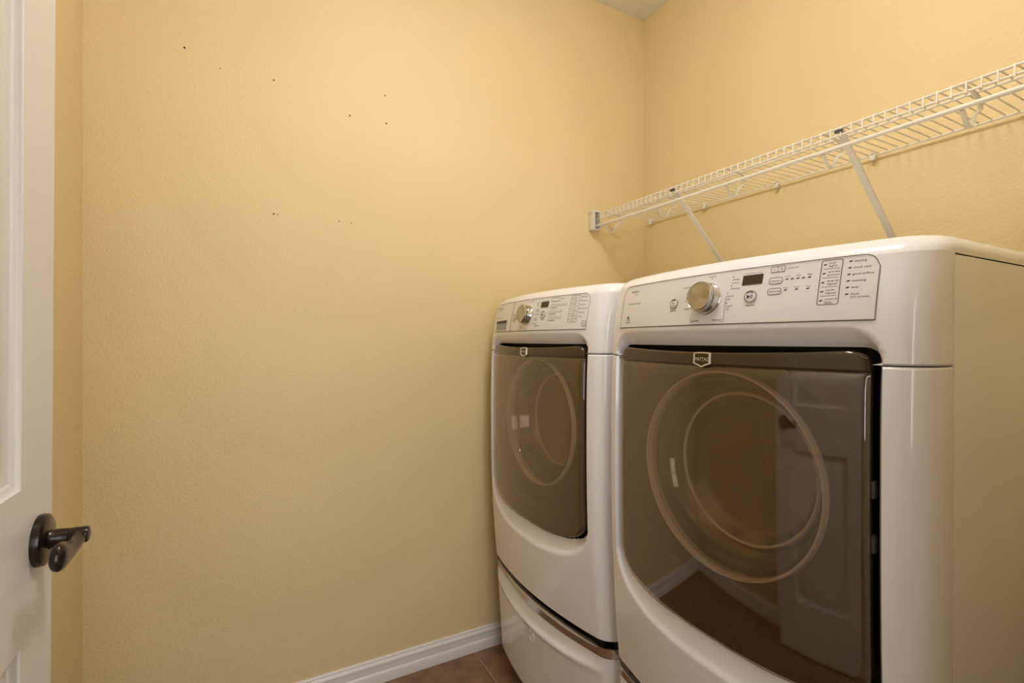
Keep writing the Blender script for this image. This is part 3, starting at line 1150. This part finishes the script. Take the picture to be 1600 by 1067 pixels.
# ------------------------------------------------------------------ pedestals with a drawer
def build_pedestal(name, label, loc, rotz):
    t = empty(name, loc)
    t.rotation_euler = (0, 0, rotz)
    tag(t, label, 'pedestal', 'drawer pedestals under the two machines')
    if 'ped_front' not in mesh_cache:
        ZT, ZB = .392, .046
        def low_edge(y):        # lower edge of the chrome pull
            return .366 - .024 * max(0, 1 - (y / .32)**2)
        def px(y, z):
            # body profile: pull recess lip just below the chrome
            s = S(y, z)
            e = low_edge(y)
            depth = .020 * max(0, 1 - (abs(y) / .325)**4)
            t_ = (e - z) / .040
            lip = .006 * math.exp(-((t_ - 1.0) / .27)**2) * max(0, 1 - (abs(y) / .32)**4)
            if t_ < 0:
                return s + depth
            if t_ < 1:
                return s + depth * (1 - smoothstep(0, 1, t_)) - lip
            return s - lip
        rows = []
        zsn = [0, .03, .06, .1, .14, .2, .3, .4, .5, .6] + [.64 + .36 * k_ / 24 for k_ in range(25)]
        rows.append([(S(y, ZB) + .06, y * .9, ZB + .002) for y in YS])
        rows.append([(S(y, ZB) + .012, y * .98, ZB) for y in YS])
        for q in zsn:
            rows.append([(px(y, (ZB + .010) + (low_edge(y) - ZB - .010) * q), y, (ZB + .010) + (low_edge(y) - ZB - .010) * q) for y in YS])
        vv, ff = grid_mesh(rows)
        mesh_cache['ped_front'] = (vv, ff)
        rows = []
        for q, dx in ((0, .019), (.12, .0175), (.4, .0165), (.7, .013), (.88, .006), (.96, .002), (1.0, .0025)):
            rows.append([(S(y, .38) + .001 + dx * max(.05, 1 - (abs(y) / .33)**4), y * .9995, low_edge(y) + (ZT - low_edge(y)) * q) for y in YS])
        rows.append([(S(y, .38) + .045, y * .93, ZT + .0005) for y in YS])
        mesh_cache['ped_pull'] = grid_mesh(rows)
    shared('drawer_front', *mesh_cache['ped_front'], M_ENAMEL, t, 60)
    pull = shared('drawer_pull_trim', *mesh_cache['ped_pull'], M_CHROME, t, 60)
    pull['label'] = 'curved chrome pull along the drawer top'
    bm = bmesh.new()
    bbox(bm, .142, XB - .004, -HW + .002, HW - .002, .030, .388, .003, 1)
    from_bm('body', bm, M_SIDE, t, 40)
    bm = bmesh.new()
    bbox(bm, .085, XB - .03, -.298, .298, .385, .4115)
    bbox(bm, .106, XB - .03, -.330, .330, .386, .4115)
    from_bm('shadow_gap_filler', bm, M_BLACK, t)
    for x in (.14, XB - .06):
        for y in (-HW + .06, HW - .06):
            lathe('levelling_foot', [(0, 0), (.020, 0), (.021, .006), (.011, .012), (.009, .034), (0, .034)], M_BLACK, t, 16,
                  Matrix.Translation((x, y, 0)) @ Matrix.Rotation(-PI / 2, 4, 'Y'))
    # embossed monogram in the middle of the drawer
    bm = bmesh.new()
    ez = .268
    def emb(pts, w, closed=False):
        ribbon(bm, pts, w, .0026, closed)
    emb([(.010, ez + .010), (.010, ez + .026)], .0025)
    emb([(-.010, ez + .010), (-.010, ez + .026)], .0025)
    emb([(.010, ez + .024), (0, ez + .013), (-.010, ez + .024)], .0025)
    emb([(.013 * math.cos(k * PI / 10), ez - .004 + .015 * math.sin(k * PI / 10)) for k in range(20)], .0022, True)
    ex_ = bmesh.ops.extrude_face_region(bm, geom=bm.faces[:])
    bmesh.ops.translate(bm, vec=(.003, 0, 0), verts=[v for v in ex_['geom'] if isinstance(v, bmesh.types.BMVert)])
    from_bm('embossed_monogram', bm, M_ENAMEL, t)
    return t

XM = .771
DRY_Y, WASH_Y = .660, 1.357
build_machine('washer', 'white front loading washer with detergent drawer, standing next to the far wall', 'washing machine', (XM, WASH_Y, 0), 0, True)
build_machine('dryer', 'white front loading dryer nearest the camera, showing its tall right side', 'dryer', (XM, DRY_Y, 0), 0, False)
build_pedestal('drawer_pedestal', 'white drawer pedestal with chrome pull under the washer beside the far wall', (XM, WASH_Y, 0), 0)
build_pedestal('drawer_pedestal', 'white drawer pedestal under the dryer, only its top left corner in view', (XM, DRY_Y, 0), 0)

# ------------------------------------------------------------------ wire shelf with hanging rod
SZ = 1.776
SX0, SX1 = 1.367, 1.657
shelf = empty('wire_shelf', (SX1, YF, SZ))
tag(shelf, 'long white ventilated wire shelf with hanging rod on the wall above the machines', 'shelf')
def P_(x, y, z):
    return (x - SX1, y - YF, z - SZ)
ya, yb = YN + .012, YF - .022
wr = .0019
def srod(name, x, z, r, y0=ya, y1=yb):
    return tube(name, [P_(x, y0, z), P_(x, y1, z)], r, M_WIRE, shelf, 8)
srod('front_top_rod', SX0, SZ - .0035, .0031)
srod('front_lip_rod', SX0 - .001, SZ - .0225, .0029)
srod('middle_rod', 1.437, SZ - .0045, .0029)
srod('back_rod', SX1 - .001, SZ - .0045, .0029, ya, YF - .03)
hr = srod('hanging_rod', SX0 + .001, SZ - .0525, .0058)
bm = bmesh.new()
tube_into(bm, [(-.0, 0, 0), (SX0 - SX1 + .001, 0, 0), (SX0 - SX1 - .003, 0, -.002), (SX0 - SX1 - .0045, 0, -.006), (SX0 - SX1 - .0045, 0, -.027)], wr, 6)
w0 = from_bm('cross_wire', bm, M_WIRE, shelf, 60)
ny = int((yb - ya - .02) / .0254)
y_first = .4415 - .0254 * int((.4415 - ya - .008) / .0254)
ylist = [y_first + .0254 * i for i in range(70) if y_first + .0254 * i < yb - .012]
w0.location = (0, ylist[0] - YF, 0)
for yy in ylist[1:]:
    copy_of(w0, 'cross_wire', shelf, (0, yy - YF, 0))
# rod hooks: flat strap from the lip back, down, and forward under the rod
hp = [(1.3635, SZ - .002), (1.405, SZ - .004), (1.432, SZ - .006), (1.452, SZ - .013), (1.463, SZ - .026), (1.461, SZ - .038), (1.449, SZ - .047), (1.434, SZ - .054),
      (1.425, SZ - .066), (1.418, SZ - .080), (1.408, SZ - .087), (1.396, SZ - .086), (1.386, SZ - .079), (1.377, SZ - .066), (1.369, SZ - .0585)]
bm = bmesh.new()
tube_into(bm, [(x - SX1, 0, z - SZ) for x, z in hp], .004, 8, True, [(.0028, .0052)] * len(hp))
h0 = from_bm('rod_hook', bm, M_WIRE, shelf, 60)
hy = [.171, .476, .769, 1.074, 1.376, 1.686]
h0.location = (0, hy[0] - YF, 0)
for yy in hy[1:]:
    copy_of(h0, 'rod_hook', shelf, (0, yy - YF, 0))
# diagonal braces: channel section with a flattened foot on the wall
bm = bmesh.new()
a, b = Vector((1.362, 0, SZ - .006)), Vector((1.661, 0, SZ - .290))
dr = (b - a).normalized()
nr = Vector((dr.z, 0, -dr.x))
if nr.x > 0:
    nr = -nr
w, th, fl = .0085, .0018, .007
sec = [(-w, 0), (w, 0), (w, fl), (w - th, fl), (w - th, th), (-w + th, th), (-w + th, fl), (-w, fl)]
ringA = [bm.verts.new(a + Vector((0, p, 0)) - nr * q - Vector((SX1, 0, SZ))) for p, q in sec]
ringB = [bm.verts.new(b + Vector((0, p, 0)) - nr * q - Vector((SX1, 0, SZ))) for p, q in sec]
for i in range(8):
    j = (i + 1) % 8
    bm.faces.new((ringA[i], ringA[j], ringB[j], ringB[i]))
bm.faces.new(ringA); bm.faces.new(ringB[::-1])
bbox(bm, 1.6655 - SX1, 1.6685 - SX1, -.009, .009, -.325, -.275, .001, 1)
bbox(bm, 1.655 - SX1, 1.667 - SX1, -.008, .008, -.297, -.283)
b0 = from_bm('support_brace', bm, M_WIRE, shelf, 30)
M_CAP = mat('dark_pin', (.10, .10, .13), .3, metal=.6)
add_bump(M_CAP, 60, .0002, .2)
c0 = tube('brace_pin', [(1.363 - SX1, -.009, -.0125), (1.363 - SX1, .009, -.0125)], .0042, M_CAP, b0, 10)
b0.location = (0, .726 - YF, 0)
b1 = copy_of(b0, 'support_brace', shelf, (0, 1.297 - YF, 0))
copy_of(c0, 'brace_pin', b1)
# wall clips under the back rod
bm = bmesh.new()
bbox(bm, 1.650 - SX1, 1.6685 - SX1, -.007, .007, -.019, -.004, .003, 2)
tube_into(bm, [(1.648 - SX1, 0, -.004), (1.650 - SX1, 0, .0025), (1.658 - SX1, 0, .004), (1.6685 - SX1, 0, .002)], .003, 8, True, [(.002, .005)] * 4)
k0 = from_bm('wall_clip', bm, M_WIRE, shelf, 40)
cy = [.785, 1.091, 1.404, 1.710]
k0.location = (0, cy[0] - YF, 0)
for yy in cy[1:]:
    copy_of(k0, 'wall_clip', shelf, (0, yy - YF, 0))
# end bracket on the far wall: an open-sided plastic cup holding the rods
def end_bracket(y_wall, sgn):
    bm = bmesh.new()
    x0, x1, z0, z1, dpt, tk = 1.345, 1.378, SZ - .072, SZ + .016, .042, .0035
    def bb(xa, xb, d0, d1, za, zb, bev=.0015):
        yy0, yy1 = sorted((y_wall - sgn * d0, y_wall - sgn * d1))
        bbox(bm, xa - SX1, xb - SX1, yy0 - YF, yy1 - YF, za - SZ, zb - SZ, bev, 2)
    bb(x0, x1, 0, tk, z0, z1)
    bb(x0, x0 + tk, 0, dpt, z0, z1)
    bb(x1 - tk, x1, 0, dpt, z0, z1)
    bb(x0, x1, 0, dpt, z0, z0 + tk)
    bb(x0, x1, 0, dpt, z1 - tk - .006, z1 - .006)
    bb(x0 - .004, x0 + .03, 0, dpt * .7, z1 - .010, z1 + .002)
    o = from_bm('end_bracket', bm, M_WIRE, shelf, 40)
    sy = y_wall - sgn * dpt * .35
    tube('bracket_screw', [P_(x0 + .004, sy, z1 + .0005), P_(x0 + .004, sy, z1 + .0035)], .004, M_CAP, o, 10)
    return o
end_bracket(YF, 1)
end_bracket(YN, -1)

# ------------------------------------------------------------------ the open panel door with its lever
DOOR_X, DOOR_Y1, DOOR_W, DOOR_H, DOOR_T = -.245, .911, .871, 2.03, .035
door = empty('door_1', (DOOR_X, DOOR_Y1 - DOOR_W, .012))
tag(door, 'white six-panel door standing open against the left wall', None, None, 'structure')
yl = [0, .108, .389, .482, .763, DOOR_W]
zl = [0, .235, .832, 1.024, 1.680, 1.765, 1.920, DOOR_H]
bm = bmesh.new()
def cell(y0, y1, z0, z1):
    bbox(bm, -DOOR_T, 0, y0, y1, z0, z1)
vgrid = {}
def gv(x, y, z):
    k = (round(x, 5), round(y, 5), round(z, 5))
    if k not in vgrid:
        vgrid[k] = bm.verts.new((x, y, z))
    return vgrid[k]
holes = {(i, j) for i in (1, 3) for j in (1, 3, 5)}
for i in range(5):
    for j in range(7):
        if (i, j) in holes:
            for (p, q) in (((yl[i], zl[j]), (yl[i + 1], zl[j])), ((yl[i + 1], zl[j]), (yl[i + 1], zl[j + 1])), ((yl[i + 1], zl[j + 1]), (yl[i], zl[j + 1])), ((yl[i], zl[j + 1]), (yl[i], zl[j]))):
                bm.faces.new((gv(0, *p), gv(0, *q), gv(-DOOR_T, *q), gv(-DOOR_T, *p)))
            continue
        for x in (0, -DOOR_T):
            bm.faces.new((gv(x, yl[i], zl[j]), gv(x, yl[i + 1], zl[j]), gv(x, yl[i + 1], zl[j + 1]), gv(x, yl[i], zl[j + 1])))
for i in range(5):
    for z in (0, DOOR_H):
        bm.faces.new((gv(0, yl[i], z), gv(0, yl[i + 1], z), gv(-DOOR_T, yl[i + 1], z), gv(-DOOR_T, yl[i], z)))
for j in range(7):
    for y in (0, DOOR_W):
        bm.faces.new((gv(0, y, zl[j]), gv(0, y, zl[j + 1]), gv(-DOOR_T, y, zl[j + 1]), gv(-DOOR_T, y, zl[j])))
from_bm('door_frame', bm, M_DOOR, door)
pp = [(0, 0), (.003, .0035), (.007, .0050), (.011, .0085), (.018, .0098), (.024, .0098), (.030, .0085), (.050, .0030), (.054, .0022), (.060, .0022)]
for (i, j) in sorted(holes):
    y0, y1, z0, z1 = yl[i], yl[i + 1], zl[j], zl[j + 1]
    bm = bmesh.new()
    loops = []
    for side in (0, 1):
        Ls = []
        for ins, dp in pp:
            x = -dp if side == 0 else -DOOR_T + dp
            Ls.append([bm.verts.new((x, a_, b_)) for a_, b_ in ((y0 + ins, z0 + ins), (y1 - ins, z0 + ins), (y1 - ins, z1 - ins), (y0 + ins, z1 - ins))])
        for q in range(len(Ls) - 1):
            for k in range(4):
                bm.faces.new((Ls[q][k], Ls[q][(k + 1) % 4], Ls[q + 1][(k + 1) % 4], Ls[q + 1][k]))
        bm.faces.new(Ls[-1])
        loops.append(Ls[0])
    for k in range(4):
        bm.faces.new((loops[0][k], loops[0][(k + 1) % 4], loops[1][(k + 1) % 4], loops[1][k]))
    from_bm('door_panel', bm, M_DOOR, door, 30)
# lever set on both faces
LY, LZ = DOOR_W - .051, .943
def lever(side):
    s = 1 if side == 0 else -1
    x0 = 0 if side == 0 else -DOOR_T
    Mx = Matrix.Translation((x0, LY, LZ)) @ Matrix.Rotation(0 if s > 0 else PI, 4, 'Z')
    r = lathe('lever_handle', [(0, .0002), (.0330, .0002), (.0335, .004), (.0325, .0085), (.0295, .0105), (.020, .0120), (.0135, .0125), (.0120, .0150), (.0112, .030), (.0112, .0310),
                       (.0102, .0318), (.0102, .0332), (0, .0332)], M_BRONZE, door, 40, Mx, 35)
    r['label'] = 'oil rubbed bronze lever handle'
    bm = bmesh.new()
    # barrel then leaf-shaped arm pointing back along the door
    tube_into(bm, [(x0 + s * q, LY, LZ) for q in (.0325, .036, .0495, .0515, .0525)], .0108, 20, True, [.0108, .0110, .0106, .0095, .006])
    path, rad = [], []
    for k in range(19):
        q = [i_ / 12 for i_ in range(12)][k] if k < 12 else (.94, .96, .975, .987, .994, .9985, 1.0)[k - 12]
        path.append((x0 + s * (.0415 - .002 * q), LY - .002 - .088 * q, LZ - .001 - .006 * math.sin(q * PI) + .004 * q))
        hgt = interp([0, .2, .45, .72, .85, .92], [.0098, .0095, .0125, .0170, .0172, .0165], q) * math.sqrt(max(.004, 1 - (max(0, q - .88) / .12)**2))
        thk = interp([0, .2, .5, .9, 1], [.0095, .0088, .0080, .0085, .0085], q) * math.sqrt(max(.004, 1 - (max(0, q - .88) / .12)**2))
        rad.append((hgt, thk))
    tube_into(bm, path, .01, 16, True, rad)
    a_ = from_bm('lever_arm', bm, M_BRONZE, r, 45)
    return r
lever(0)
lever(1)
# latch face plate on the door edge and hinges at the other
box('latch_plate', -DOOR_T / 2 - .0125, -DOOR_T / 2 + .0125, DOOR_W - .0002, DOOR_W + .0012, LZ - .028, LZ + .028, M_BRONZE, door, .0005, 1)
for z in (.22, 1.02, 1.80):
    tube('hinge', [(-DOOR_T - .004, -.004, z - .045), (-DOOR_T - .004, -.004, z + .045)], .006, M_BRONZE, door, 12)
door.rotation_euler = (0, math.radians(.3), 0)
